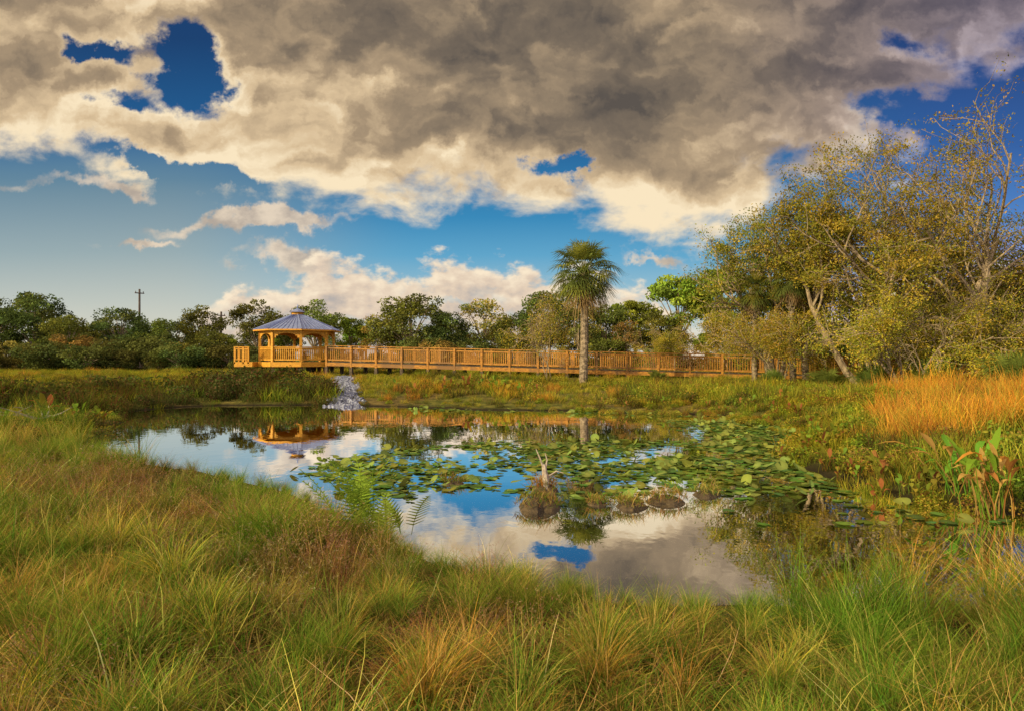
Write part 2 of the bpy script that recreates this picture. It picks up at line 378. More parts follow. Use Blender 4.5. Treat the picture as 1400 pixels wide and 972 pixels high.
# ------------------------------------------------------------------ pond outline + ground
pond=[(9.5,4.4),(6,4.7),(4.3,4.9),(2.9,5.15),(1.5,5.25),(.4,5.6),(-.7,6.5),(-1.5,7.6),(-2.6,9.2),(-4.2,10.8),(-6.4,12.2),(-8.6,14.0),
      (-10.6,17.5),(-13.2,23.0),(-13.8,27.0),(-9.5,28.0),(-7.2,28.2),(-5.4,27.2),(-3,26.0),(0,25.2),(3.5,24.4),(7.4,23.2),(8.2,19.0),(6.6,15.5),
      (5.3,13.4),(4.9,11.0),(5.0,9.4),(5.9,8.1),(8,7.3),(11,6.8)]
pg=np.array(pond)
for _ in range(2):
    nx=np.roll(pg,-1,0); pg=np.stack([pg*.75+nx*.25,pg*.25+nx*.75],1).reshape(-1,2)
def sdf(x,y):
    x=np.asarray(x,float); y=np.asarray(y,float); shp=x.shape; x=x.ravel(); y=y.ravel()
    d=np.full(x.shape,1e9); ins=np.zeros(x.shape,bool)
    for i in range(len(pg)):
        ax,ay=pg[i]; bx,by=pg[(i+1)%len(pg)]
        ex,ey=bx-ax,by-ay; wx,wy=x-ax,y-ay
        tt=np.clip((wx*ex+wy*ey)/(ex*ex+ey*ey),0,1)
        d=np.minimum(d,np.hypot(wx-ex*tt,wy-ey*tt))
        cnd=((ay>y)!=(by>y))&(x<(bx-ax)*(y-ay)/(by-ay+1e-12)+ax)
        ins^=cnd
    s=np.where(ins,-d,d)+.22*pn(x,y,2.1,3)+.09*pn(x,y,6.0,5)
    s=s+np.where(y>20,.5*pn(x,y,.9,2),0)
    return s.reshape(shp)
def gz(x,y,s=None):
    x=np.asarray(x,float); y=np.asarray(y,float)
    if s is None: s=sdf(x,y)
    o=np.clip(s,0,None)
    rise=.06+.24*np.clip(o/5.0,0,1)
    z=np.where(s>0, rise*np.clip(o/.35,0,1), -.5*np.clip(-s/1.2,0,1))
    z+=np.where(s>0, np.clip((y-27)*.021,0,.42)*np.clip(o/3,0,1),0)
    z+=np.where(s>0, .30*np.clip((x-5)/4,0,1)*np.clip((y-8)/4,0,1)*np.clip(o/2.0,0,1)*np.clip((30-y)/10,0,1),0)
    z+=.035*pn(x,y,1.1,1)*np.clip(o,0,1)
    return z
def axis(lo,hi,step,far,neg=True):
    core=np.arange(lo,hi+1e-6,step); g=[]; q=hi; st=step
    while q<far: st*=1.35; q+=st; g.append(q)
    l=[]; q=lo; st=step
    while q>-far: st*=1.35; q-=st; l.append(q)
    return np.concatenate([l[::-1],core,g])
xs=axis(-26,20,.25,2500); ys=axis(-2,52,.25,2500)
GX,GY=np.meshgrid(xs,ys); GZ=gz(GX,GY)
nx_,ny_=len(xs),len(ys)
ii=(np.arange(ny_-1)[:,None]*nx_+np.arange(nx_-1)[None,:]).ravel()
me=mk_mesh('ground',np.stack([GX.ravel(),GY.ravel(),GZ.ravel()],1),np.stack([ii,ii+1,ii+1+nx_,ii+nx_],1),None,[M_ground],smooth=True)
link('ground',me)
me=mk_mesh('pond_water',[(-18,3,0),(14,3,0),(14,31,0),(-18,31,0)],[[0,1,2,3]],None,[M_water])
link('pond_water',me)

# ------------------------------------------------------------------ grass sources
GRN=(.09,.17,.025); GRN2=(.19,.26,.04); STR=(.50,.37,.13); STR2=(.34,.22,.08); RED=(.30,.15,.08); GOLD=(.56,.38,.07)
def clump_mesh(name, parts, mat):
    b=MB()
    for V,F,C in parts: b.add(V,F,C)
    return b.mesh(name,[mat])
def tangle(k):
    cols={0:[STR+(3,),STR2+(3,),GRN2+(4,),GRN+(2,)],1:[STR+(2,),STR2+(1,),GRN2+(5,),GRN+(5,)],2:[STR+(2,),STR2+(4,),RED+(3,),GRN2+(2,)],3:[GRN+(5,),GRN2+(5,),STR+(1,)]}[k]
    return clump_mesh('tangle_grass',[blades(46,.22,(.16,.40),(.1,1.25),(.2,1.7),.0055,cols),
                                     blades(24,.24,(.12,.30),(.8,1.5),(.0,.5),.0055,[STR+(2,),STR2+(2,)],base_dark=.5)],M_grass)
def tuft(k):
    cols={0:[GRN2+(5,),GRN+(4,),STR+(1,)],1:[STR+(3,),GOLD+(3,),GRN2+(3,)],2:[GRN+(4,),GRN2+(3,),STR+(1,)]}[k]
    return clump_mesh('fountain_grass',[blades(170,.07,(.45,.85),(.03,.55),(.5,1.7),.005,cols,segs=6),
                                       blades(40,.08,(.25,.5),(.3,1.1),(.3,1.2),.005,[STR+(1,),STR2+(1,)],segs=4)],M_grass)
def seedy(k):
    b=MB(); V,F,C=blades(46,.18,(.30,.60),(.02,.45),(.1,.9),.0032,[RED+(2,),STR2+(3,),STR+(2,)],segs=5); b.add(V,F,C)
    tips=V.reshape(46,-1,3)[:,-3:,:].reshape(-1,3)
    P=np.repeat(tips,2,0)+rng.normal(0,.014,(len(tips)*2,3))
    b.add(*leaves(P,.028,.005,pick([(.34,.19,.13),(.28,.14,.10),(.44,.30,.18)],len(P))))
    V,F,C=blades(35,.18,(.15,.38),(.1,1.0),(.2,1.2),.005,[GRN2+(2,),STR+(2,)]); b.add(V,F,C)
    return b.mesh('seed_grass',[M_grass])
def tall(k):
    cols=[GRN+(4,),GRN2+(5,),STR+(1,)] if k==0 else [GRN2+(3,),STR+(3,),GOLD+(2,)]
    return clump_mesh('tall_grass',[blades(90,.16,(.5,1.0),(.0,.5),(.15,1.2),.0055,cols,segs=6)],M_grass)
def stalks(k):
    return clump_mesh('dry_stalks',[blades(14,.2,(.3,.65),(.4,1.3),(.0,.6),.0055,[STR+(3,),(.58,.48,.28,2)],segs=3,base_dark=.7)],M_grass)
fg_src=[tangle(0),tangle(0),tangle(1),tangle(1),tangle(2),tangle(3),tuft(0),tuft(1),tuft(2),seedy(0),seedy(1),tall(0),tall(1),stalks(0)]
FG=coll('grass_clump',fg_src)
def samp(n,d0,d1,u0,u1,pw=1.0):
    d=(d0**(1+pw)+(d1**(1+pw)-d0**(1+pw))*rng.uniform(0,1,n))**(1/(1+pw)); uu_=rng.uniform(u0,u1,n)
    return uu_*d,d
x1,y1=samp(3900,1.9,8.0,-.97,.97,.6); x2,y2=samp(2000,8.0,19,-1.05,-.25,.5)
x=np.concatenate([x1,x2]); y=np.concatenate([y1,y2]); s=sdf(x,y); k=s>-.02
x,y,s=x[k],y[k],s[k]; n=len(x)
z=gz(x,y,s)-.01
p1=pn(x,y,1.5,2); p2=pn(x,y,1.0,6); p3=pn(x,y,3.0,12); r=rng.uniform(0,1,n)
idx=np.where(r<.5,rng.integers(0,2,n),rng.integers(2,4,n))
idx=np.where((p1>.05)&(r>.2),rng.integers(2,4,n),idx)
idx=np.where((p1>.3)&(r>.4),5,idx)
idx=np.where((p2>.2)&(r<.6),4,idx)
r2=rng.uniform(0,1,n)
idx=np.where(r2<.08,rng.integers(6,9,n),idx)
idx=np.where((r2>.08)&(r2<.13),13,idx)
idx=np.where((p2>.30)&(r2>.88),rng.integers(9,11,n),idx)
wet=(s<.8)&(r2>.45); idx=np.where(wet,rng.choice([5,6,8,3],n),idx)
scl=rng.uniform(.6,1.15,n)*(.5+.5*np.clip(s/2.6,0,1))*(1+.55*p3)
scl=np.where((idx>=6)&(idx<13),scl*.65,scl)
scl=np.where((y>8),scl*1.1,scl)
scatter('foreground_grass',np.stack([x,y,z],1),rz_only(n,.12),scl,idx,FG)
feat=[(-.38,3.35,7,.75,3,.08),(-.30,3.5,7,.65,3,.1),(.05,4.55,6,.5,5,.30),(-.25,4.9,8,.5,5,.25),(2.6,4.5,11,.72,11,.6),(3.3,4.3,8,.85,9,.5),(1.9,3.9,6,.7,6,.35),(2.9,3.6,11,.55,5,.5),(3.6,5.0,12,.8,9,.6),
      (-1.75,5.6,9,.95,12,.6),(-2.0,5.9,6,.95,12,.5),(-1.9,6.6,11,.62,8,.4),(-1.2,5.2,10,.75,6,.4),(-1.0,4.6,7,.5,4,.3),(-4.4,7.2,9,.95,14,1.1),(-5.8,8.6,10,.95,14,1.3),(-6.5,9.8,11,.8,12,1.2),
      (-2.6,3.8,8,.55,4,.4),(-2.9,5.0,6,.55,5,.4),(.9,3.0,5,1.1,5,.3),(1.5,3.0,7,.5,4,.4),(-1.6,3.0,8,.5,4,.4),(1.1,4.7,6,.45,5,.3),(4.6,4.6,11,.9,9,.6),(5.6,4.6,12,.9,10,.8),(4.0,3.4,8,.7,6,.5),
      (-3.2,8.0,6,.65,8,.5),(-4.6,9.2,9,.7,6,.8),(-.6,5.6,8,.42,4,.3),(-7.6,11.2,6,.9,12,1.2),(-3.4,4.6,7,.6,4,.5),(-3.7,5.8,7,.7,5,.7),(2.2,2.8,7,.5,3,.4),(-2.4,3.0,7,.45,3,.3),(.6,3.7,7,.5,3,.2),
      (-9.5,13.6,12,.9,10,1.0),(-11.5,16.5,11,1.0,12,1.4),(-2.6,7.2,10,.7,5,.5),(-.9,3.7,6,.55,3,.15),(1.4,3.6,7,.55,3,.15),(-1.9,4.3,7,.6,3,.15),(2.3,3.4,6,.55,3,.15),(-3.0,4.2,6,.6,3,.2)]
px_,ty,sc_=[],[],[]
for fx,fy,k,sc,cnt,sp in feat:
    for _ in range(cnt):
        a=fx+rng.normal(0,sp*.6); b_=fy+rng.normal(0,sp*.5)
        px_.append((a,b_)); ty.append(k); sc_.append(sc*rng.uniform(.7,1.15))
px_=np.array(px_); s=sdf(px_[:,0],px_[:,1]); k=s>-.05
px_=px_[k]; z=gz(px_[:,0],px_[:,1],s[k])-.02
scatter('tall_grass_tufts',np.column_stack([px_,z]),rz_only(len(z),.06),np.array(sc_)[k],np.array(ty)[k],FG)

# ------------------------------------------------------------------ marsh / meadow vegetation
def coarse(cols,h,n=70,w_=.016,r=.45,lean=(.0,.6),bend=(.1,.9)):
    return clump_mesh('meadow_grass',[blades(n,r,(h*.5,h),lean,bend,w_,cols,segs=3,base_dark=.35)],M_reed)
def leafy(cols,r,h,n,L,W):
    b=MB(); q=unit(n)*np.power(rng.uniform(.3,1,(n,1)),.5); q[:,2]=np.abs(q[:,2]); P=q*np.array([r,r,h])+rng.normal(0,.03,(n,3))
    b.add(*leaves(P,L,W,pick(cols,n,.3),flat=.4))
    V,F,C=blades(24,r*.6,(h*.5,h*1.1),(.0,.6),(.0,.5),.01,[(.12,.08,.04)],segs=3); b.add(V,F,C)
    return b.mesh('leafy_marsh_plant',[M_reed])
def broad(cols,n,h,W,le0=.05,le1=.4):
    b=MB()
    for _ in range(n):
        az=rng.uniform(0,2*np.pi); le=rng.uniform(le0,le1); hh=h*rng.uniform(.5,1.0)
        base=np.array([rng.normal(0,.1),rng.normal(0,.1),0]); out_=np.array([math.cos(az),math.sin(az),0]); sd=np.array([-math.sin(az),math.cos(az),0])
        tp=base+out_*hh*math.sin(le)*.6+np.array([0,0,hh*.6]); c=pick(cols,1,.2)[0]
        b.tube([base,(base+tp)/2+out_*-.02,tp],[.008,.007,.006],4,C=c*.8)
        L=hh*.5; pts=[]; wd=[.1,.8,1.0,.7,.06]; cv=rng.uniform(.2,1.3)
        for j in range(5):
            f=j/4
            pts.append(tp+out_*L*(f*math.sin(le)+f*f*cv*.35)+np.array([0,0,L*(f*math.cos(le)-f*f*cv*.75)]))
        V=[]
        for pnt,ww in zip(pts,wd): V+= [pnt-sd*W*ww/2+np.array([0,0,W*.12*ww]), pnt, pnt+sd*W*ww/2+np.array([0,0,W*.12*ww])]
        F=[]
        for j in range(4):
            F+=[[j*3,j*3+1,j*3+4,j*3+3],[j*3+1,j*3+2,j*3+5,j*3+4]]
        b.add(V,F,c)
    return b.mesh('broad_leaf_plant',[M_reed])
yg=[(.26,.28,.035,3),(.15,.20,.025,2),(.44,.35,.07,2)]
gd=[(.52,.32,.06,3),(.46,.24,.05,2),(.30,.27,.05,2)]
dk=[(.06,.09,.022,4),(.10,.095,.035,2),(.12,.07,.035,1)]
gr=[(.11,.18,.025,3),(.18,.25,.03,3),(.30,.30,.04,1)]
MS=coll('marsh_clump',[coarse(yg,.5),coarse(yg,.7),coarse(gr,.6),coarse(gd,.8,90,.012),coarse(gd,1.1,90,.012,lean=(0,.45)),coarse(dk,.8),
    leafy(gr,.45,.45,400,.09,.05),leafy(yg,.5,.4,400,.08,.045),leafy(dk,.5,.6,400,.1,.05),broad([(.12,.2,.03,3),(.24,.12,.05,1),(.26,.25,.04,1)],12,.8,.16),
    broad([(.26,.12,.05,2),(.16,.18,.03,2),(.28,.2,.06,1)],12,.9,.15),coarse(dk,.5,80),leafy([(.34,.26,.04),(.2,.24,.025),(.24,.14,.05)],.45,.4,400,.07,.04)])
x,y=samp(8600,14,62,-.97,.97,.75); s=sdf(x,y); uq=x/y
kk=(s>-.15)&~((s>3)&(y<22)&(uq>-.35)&(uq<.3))
x,y,s,uq=x[kk],y[kk],s[kk],uq[kk]; n=len(x); z=gz(x,y,s)-.02
r=rng.uniform(0,1,n); p=pn(x,y,.35,4); p2=pn(x,y,.9,8)
idx=rng.choice([0,0,1,2,7],n)
idx=np.where((p>.35)&(r<.5),rng.choice([0,3,1],n),idx)
idx=np.where((p<-.2)&(r<.6),rng.choice([5,11,2],n),idx)
bank=s<2.4
idx=np.where(bank,rng.choice([0,1,2,6,5,7,8],n),idx)
idx=np.where(bank&(p2>.3),rng.choice([9,6,10,2],n),idx)
lm=(x<-7.2)&(x>-20)&(y>22)&(s<7); idx=np.where(lm,rng.choice([5,8,8,11,5,2],n),idx)
br=(x>-5.5)&(x<1)&(y>28)&(y<34); idx=np.where(br&(r<.7),rng.choice([10,9,3,5],n),idx)
scl=rng.uniform(.6,1.15,n)*np.where(bank,.8,.65)*(1+.5*p2)
farb=(y>20)
scl=np.where(farb,scl*np.clip(.5+s*.17,.45,1.1),scl)
scl=np.where(lm,scl*2.0,scl); scl=np.where(br,scl*1.35,scl)
cx=-6.3-(y-26)*.25; ok=~((np.abs(x-cx)<.7)&(y>25)&(y<46.5))
ok&=~((y>45)&(y<56)&(x>-20)&(x<-11)&(s>0)&(rng.uniform(0,1,n)<.6))
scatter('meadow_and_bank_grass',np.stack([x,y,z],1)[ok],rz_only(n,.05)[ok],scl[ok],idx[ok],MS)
x=rng.uniform(4.6,22,3900); y=rng.uniform(6.6,34,3900); s=sdf(x,y); k=(s>-.15)&(x/y<1.0); x,y,s=x[k],y[k],s[k]; n=len(x); z=gz(x,y,s)-.03
p=pn(x,y,.5,9); p2=pn(x,y,1.1,3); r=rng.uniform(0,1,n)
idx=rng.choice([6,7,12,1,2,6,5],n); idx=np.where((p2>.2)&(r<.6),rng.choice([1,2],n),idx)
gm=(x/y+.06*pn(x,y,.8,5)>.53)&(y+1.5*p>12.0)&(y<26)
idx=np.where(gm&(r<.62),rng.choice([3,4,3,1],n),idx)
idx=np.where((s<.8)&(r>.75),rng.choice([9,10],n),idx)
scl=rng.uniform(.55,1.1,n)*np.clip(.5+s*.17,.45,1.05)*(1+.35*p2)
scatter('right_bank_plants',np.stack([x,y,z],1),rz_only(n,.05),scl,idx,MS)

# ------------------------------------------------------------------ lily pads
def pad(k):
    nseg=14; notch=.22; V=[(0,0,.0)]
    a0=notch; curl=[.0,.02,.06,.14][k]
    for j in range(nseg+1):
        a=a0+(2*np.pi-2*notch)*j/nseg; rr=1+.04*math.sin(5*a+k); V.append((rr*math.cos(a),rr*math.sin(a),.02+curl*max(0,math.cos(a-2-k))**2*2.2+.02*math.sin(3*a+k)))
    F=[(0,j,j+1) for j in range(1,nseg+1)]
    c={0:(.075,.15,.03),1:(.10,.18,.035),2:(.06,.12,.035),3:(.15,.20,.05)}[k]
    C=np.tile(c,(len(V),1)); C[0]*=1.3
    return mk_mesh('lily_pad',V,F,C,[M_pad],smooth=False)
LP=coll('lily_pad',[pad(i) for i in range(4)])
P=[];S=[];I=[];Rr=[]
hums=[(.32,8.7,.34),(1.52,8.75,.27),(2.05,9.1,.33),(1.12,8.9,.2),(.45,9.75,.26),(2.7,9.5,.26),(-.9,10.4,.24)]
def addpads(n,fx,fy,dens):
    x=rng.uniform(*fx,n); y=rng.uniform(*fy,n); s=sdf(x,y); q=dens(x,y)
    k=(s<-.12)&(rng.uniform(0,1,n)<q)
    for hx,hy,hr in hums: k&=((x-hx)**2+(y-hy)**2>hr*hr)
    x,y=x[k],y[k]
    cell={}
    for a,b_ in zip(x,y):
        rd=rng.uniform(.05,.105); key=(int(a/.15),int(b_/.15))
        if cell.get(key,0)>=1+(rng.uniform()<.5): continue
        cell[key]=cell.get(key,0)+1
        P.append((a,b_,.006+rng.uniform(0,.012))); S.append(rd)
        if rng.uniform()<.13: Rr.append((rng.normal(0,.4),rng.normal(0,.4),rng.uniform(0,6.28))); I.append(3); P[-1]=(a,b_,.04+rd*.3)
        else: Rr.append((rng.normal(0,.03),rng.normal(0,.03),rng.uniform(0,6.28))); I.append(int(rng.integers(0,4)))
def d_main(x,y):
    e=((x-1.3-(y-11.5)*.12)/4.5)**2+((y-12.2)/3.6)**2
    q=np.clip((1.25-e)*2.2,0,1)*np.clip(.62+1.3*pn(x,y,1.7,7),0.02,1)
    return q*np.clip((y-9.2+.7*pn(x,y,2,1))*1.4,0,1)
addpads(10000,(-4,6.0),(8.2,16.5),d_main)
addpads(4600,(-4,8.3),(15,27),lambda x,y: np.clip(1.1-np.minimum(-sdf(x,y)/1.8,5),0,1)*np.clip(.7+pn(x,y,1.2,2),0,1))
addpads(3800,(3.4,8),(9.5,21),lambda x,y: np.clip((x-4.2)*.7,0,1)*.8)
addpads(600,(-.2,6),(7.8,9.6),lambda x,y: np.clip(.1+.6*pn(x,y,1.6,4),0,1))
scatter('water_lily_pads',np.array(P),np.array(Rr),np.array(S),np.array(I),LP)
n=300; x=rng.uniform(1,8,n); y=rng.uniform(17,25,n); s=sdf(x,y); k=(s<0)&(s>-1.0); x,y=x[k],y[k]
scatter('emergent_marsh_plants',np.stack([x,y,0*x],1),rz_only(len(x)),rng.uniform(.3,.5,len(x)),rng.choice([6,7,0,12],len(x)),MS)

# ------------------------------------------------------------------ hummocks, stump
def hummock(name,loc,r,h,cols,nb=260,bl=(.07,.2)):
    b=MB(); nu,nv=16,7; V=[]
    for j in range(nv):
        ph=j/(nv-1)*np.pi/2
        for i in range(nu):
            a=i/nu*2*np.pi; rr=r*.92*math.cos(ph)*(1+.16*math.sin(3*a+loc[0]*5)+.08*math.sin(7*a))+.002
            V.append((rr*math.cos(a),rr*math.sin(a)*.8,-.06+(h+.04)*math.sin(ph)))
    F=[[j*nu+i,j*nu+(i+1)%nu,(j+1)*nu+(i+1)%nu,(j+1)*nu+i] for j in range(nv-1) for i in range(nu)]
    b.add(V,F,mi=0)
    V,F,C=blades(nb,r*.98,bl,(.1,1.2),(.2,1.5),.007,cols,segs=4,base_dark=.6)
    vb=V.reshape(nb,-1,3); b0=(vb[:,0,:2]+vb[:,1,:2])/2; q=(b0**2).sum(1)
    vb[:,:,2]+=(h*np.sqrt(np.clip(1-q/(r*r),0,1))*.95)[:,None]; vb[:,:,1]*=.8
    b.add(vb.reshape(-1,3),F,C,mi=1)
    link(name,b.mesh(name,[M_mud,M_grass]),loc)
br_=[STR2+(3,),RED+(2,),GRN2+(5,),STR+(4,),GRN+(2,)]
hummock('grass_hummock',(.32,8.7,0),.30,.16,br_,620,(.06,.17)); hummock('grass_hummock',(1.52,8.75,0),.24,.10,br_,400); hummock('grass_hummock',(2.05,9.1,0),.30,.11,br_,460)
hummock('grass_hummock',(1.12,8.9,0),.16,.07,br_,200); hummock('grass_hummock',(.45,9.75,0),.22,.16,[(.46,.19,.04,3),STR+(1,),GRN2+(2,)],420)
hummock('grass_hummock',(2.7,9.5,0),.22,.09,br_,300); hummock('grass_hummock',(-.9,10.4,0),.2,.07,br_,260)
b=MB()
b.tube([(0,0,-.1),(.01,0,.12),(-.02,.02,.34)],[.06,.05,.03],7)
b.tube([(-.01,.01,.25),(-.07,0,.42),(-.13,.02,.56)],[.018,.013,.005],5)
b.tube([(0,.01,.26),(.03,.02,.40),(.0,.03,.50)],[.016,.011,.004],5)
b.tube([(0,0,.14),(.16,.02,.24),(.26,0,.22)],[.016,.012,.005],5)
link('tree_stump',b.mesh('tree_stump',[M_stick]),(.47,9.7,.06))
for i,(bx,by) in enumerate([(-12.3,17.9),(-13.6,18.8)]):
    b=MB()
    for q in range(7):
        a=rng.uniform(0,6.28); L=rng.uniform(.4,.9); e=rng.uniform(.05,.5)
        p0=np.array([rng.normal(0,.2),rng.normal(0,.2),.05]); d=np.array([math.cos(a)*math.cos(e),math.sin(a)*math.cos(e),math.sin(e)])
        b.tube([p0,p0+d*L*.5+rng.normal(0,.05,3),p0+d*L],[.025,.017,.006],5)
    link('dead_branches',b.mesh('dead_branches',[M_stick]),(bx,by,.3))
me=broad([(.28,.14,.05,2),(.36,.26,.10,3),(.12,.23,.03,3),(.38,.20,.05,1)],34,1.1,.09,.03,.45); link('alligator_flag_plant',me,(5.7,8.15,.02),.3)
me=broad([(.12,.25,.03,3),(.28,.17,.06,2)],18,.95,.11,.1,.8); link('alligator_flag_plant',me,(5.9,9.0,.1),1.3)
def fern(n,h,cols):
    b=MB()
    for _ in range(n):
        az=rng.uniform(0,6.28); o_=np.array([math.cos(az),math.sin(az),0]); sd=np.array([-math.sin(az),math.cos(az),0]); c=pick(cols,1,.2)[0]
        le=rng.uniform(.05,.35); p0=np.array([rng.normal(0,.14),rng.normal(0,.14),0]); L=h*rng.uniform(.6,1.1); pts=[]
        for j in range(15):
            f=j/14; th=le+f*.4; pts.append(p0+o_*L*f*math.sin(th)+np.array([0,0,L*f*math.cos(th*.9)]))
        b.tube(pts,[.004]*15,4,C=c*.8)
        for j in range(3,15):
            f=j/14; ll=.10*math.sin(math.pi*min(1,f*.9+.1))+.03
            for sg in(-1,1):
                q=pts[j]; e=q+sd*sg*ll+o_*ll*.3+np.array([0,0,ll*.35]); wv_=o_*.007+np.array([0,0,.009])
                b.add([q-wv_,q+wv_,e+wv_*.3,e-wv_*.3],[[0,1,2,3]],c)
    return b.mesh('fern',[M_reed])
link('swamp_fern',fern(20,.85,[(.24,.40,.05),(.17,.31,.04)]),(-1.55,7.3,.05))
link('swamp_fern',fern(9,.5,[(.20,.34,.04),(.2,.28,.04)]),(-1.2,7.0,.05),1)

# ------------------------------------------------------------------ riprap chute
def stone(k):
    b=MB(); nu,nv=8,6; V=[]
    for j in range(nv):
        ph=-np.pi/2+np.pi*j/(nv-1)
        for i in range(nu):
            a=i/nu*2*np.pi; q=1+.22*math.sin(a*2+k*2+ph)+.18*math.sin(a*3+ph*4+k)
            V.append((q*math.cos(ph)*math.cos(a),q*math.cos(ph)*math.sin(a)*.8,q*math.sin(ph)*.6))
    F=[[j*nu+i,j*nu+(i+1)%nu,(j+1)*nu+(i+1)%nu,(j+1)*nu+i] for j in range(nv-1) for i in range(nu)]
    b.add(V,F); return b.mesh('stone',[M_stone])
ST=coll('riprap_stone',[stone(i) for i in range(4)])
n=1300; y=rng.uniform(26.8,45,n); x=-6.4-(y-26)*.25+np.clip(rng.normal(0,.34,n),-.85,.85); z=gz(x,y)
scatter('riprap_stones',np.stack([x,y,np.maximum(z,-.03)],1),rng.uniform(0,6.28,(n,3)),rng.uniform(.06,.15,n),rng.integers(0,4,n),ST)

# ------------------------------------------------------------------ boardwalk
def emp(name,loc=(0,0,0)):
    e=bpy.data.objects.new(name,None); scene.collection.objects.link(e); e.location=loc; return e
bw=emp('timber_boardwalk')
path=[np.array([-13.0,50.0,1.68]),np.array([17.0,42.2,.92]),np.array([31.0,39.0,.75])]
deck,rail,pile=MB(),MB(),MB()
for A,B in zip(path[:-1],path[1:]):
    dv=B-A; L=np.linalg.norm(dv[:2]); d=dv/L; rz=math.atan2(d[1],d[0]); nrm=np.array([-d[1],d[0],0]); sl=dv[2]/L
    nb=int(L/.15)
    for i in range(nb):
        c=A+d*(i+.5)*L/nb; deck.box(c-np.array([0,0,.02]),(.14,2.3,.04),rz,0,sl)
    for sg in (-1,1):
        o_=nrm*sg*1.1
        ns=int(round(L/1.9))
        seg=L/ns
        for i in range(ns+1):
            c=A+d*i*seg+o_
            rail.box(c+np.array([0,0,.38])+nrm*sg*.03,(.13,.14,1.46),rz,0)
            g=float(gz(c[0],c[1]))
            pile.box((c[0],c[1]+.0,(c[2]-.36+g-.2)/2),(.22,.22,c[2]-.36-g+.2),rz,0)
        for i in range(ns):
            c=A+d*(i+.5)*seg+o_
            rail.box(c+np.array([0,0,1.135]),(seg-.004,.19,.045),rz,0,sl)
            rail.box(c+np.array([0,0,.97]),(seg-.135,.045,.10),rz,0,sl)
            rail.box(c+np.array([0,0,.14]),(seg-.135,.045,.10),rz,0,sl)
            rail.box(c+np.array([0,0,-.17])+nrm*sg*.06,(seg-.134,.045,.24),rz,0,sl)
            npk=12
            for j in range(npk):
                q=c+d*((j+.5)/npk-.5)*(seg-.12)
                rail.box(q+np.array([0,0,.555])+nrm*sg*-.036,(.05,.025,.82),rz,0)
for nm,b_,mt in (('deck',deck,M_deck),('railing',rail,M_wood),('piles',pile,M_deck)):
    link(nm,b_.mesh(nm,[mt]),parent=bw)
# ------------------------------------------------------------------ gazebo
gx,gy,gd_=-15.9,50.6,1.68
gzb=emp('gazebo',(gx,gy,gd_))
NS=8; off=np.pi/8
def ring(r,z,k=NS,o_=off): return [(r*math.cos(o_+2*np.pi*i/k),r*math.sin(o_+2*np.pi*i/k),z) for i in range(k)]
roof=MB(); post=MB(); deck=MB(); pl=MB(); cup=MB(); gr_=MB()
EZ,PZ,RR=2.28,3.42,3.1
r0=ring(RR,EZ); r1=ring(.42,PZ); r2=ring(RR,EZ-.1)
for i in range(8):
    j=(i+1)%8
    roof.add([r0[i],r0[j],r1[j],r1[i]],[[0,1,2,3]]); roof.add([r2[i],r2[j],r0[j],r0[i]],[[0,1,2,3]],mi=1)
    q0=ring(RR-.02,EZ-.06); q1=ring(.42,PZ-.08); roof.add([q0[i],q0[j],q1[j],q1[i]],[[3,2,1,0]],mi=1)
    a=np.array(r0[i]);b_=np.array(r0[j]);c1=np.array(r1[i]);c2=np.array(r1[j])
    for f in np.linspace(0,1,8)[:-1]:
        p0=a+(b_-a)*f; p1=c1+(c2-c1)*f
        rad=.04 if f==0 else .022
        roof.tube([p0+np.array([0,0,.015]),p1+np.array([0,0,.015])],[rad,rad],4)
c0=ring(.42,PZ-.05);c1=ring(.42,PZ+.22);c2=ring(.62,PZ+.2);c3=ring(.03,PZ+.52)
for i in range(8):
    j=(i+1)%8
    cup.add([c0[i],c0[j],c1[j],c1[i]],[[0,1,2,3]],mi=1); cup.add([c2[i],c2[j],c3[j],c3[i]],[[0,1,2,3]]); cup.add([c2[i],c2[j],c1[j],c1[i]],[[3,2,1,0]],mi=1)
cup.tube([(0,0,PZ+.5),(0,0,PZ+.6),(0,0,PZ+.68),(0,0,PZ+.82)],[.03,.06,.05,.01],8)
PR=2.62; pr=ring(PR,0)
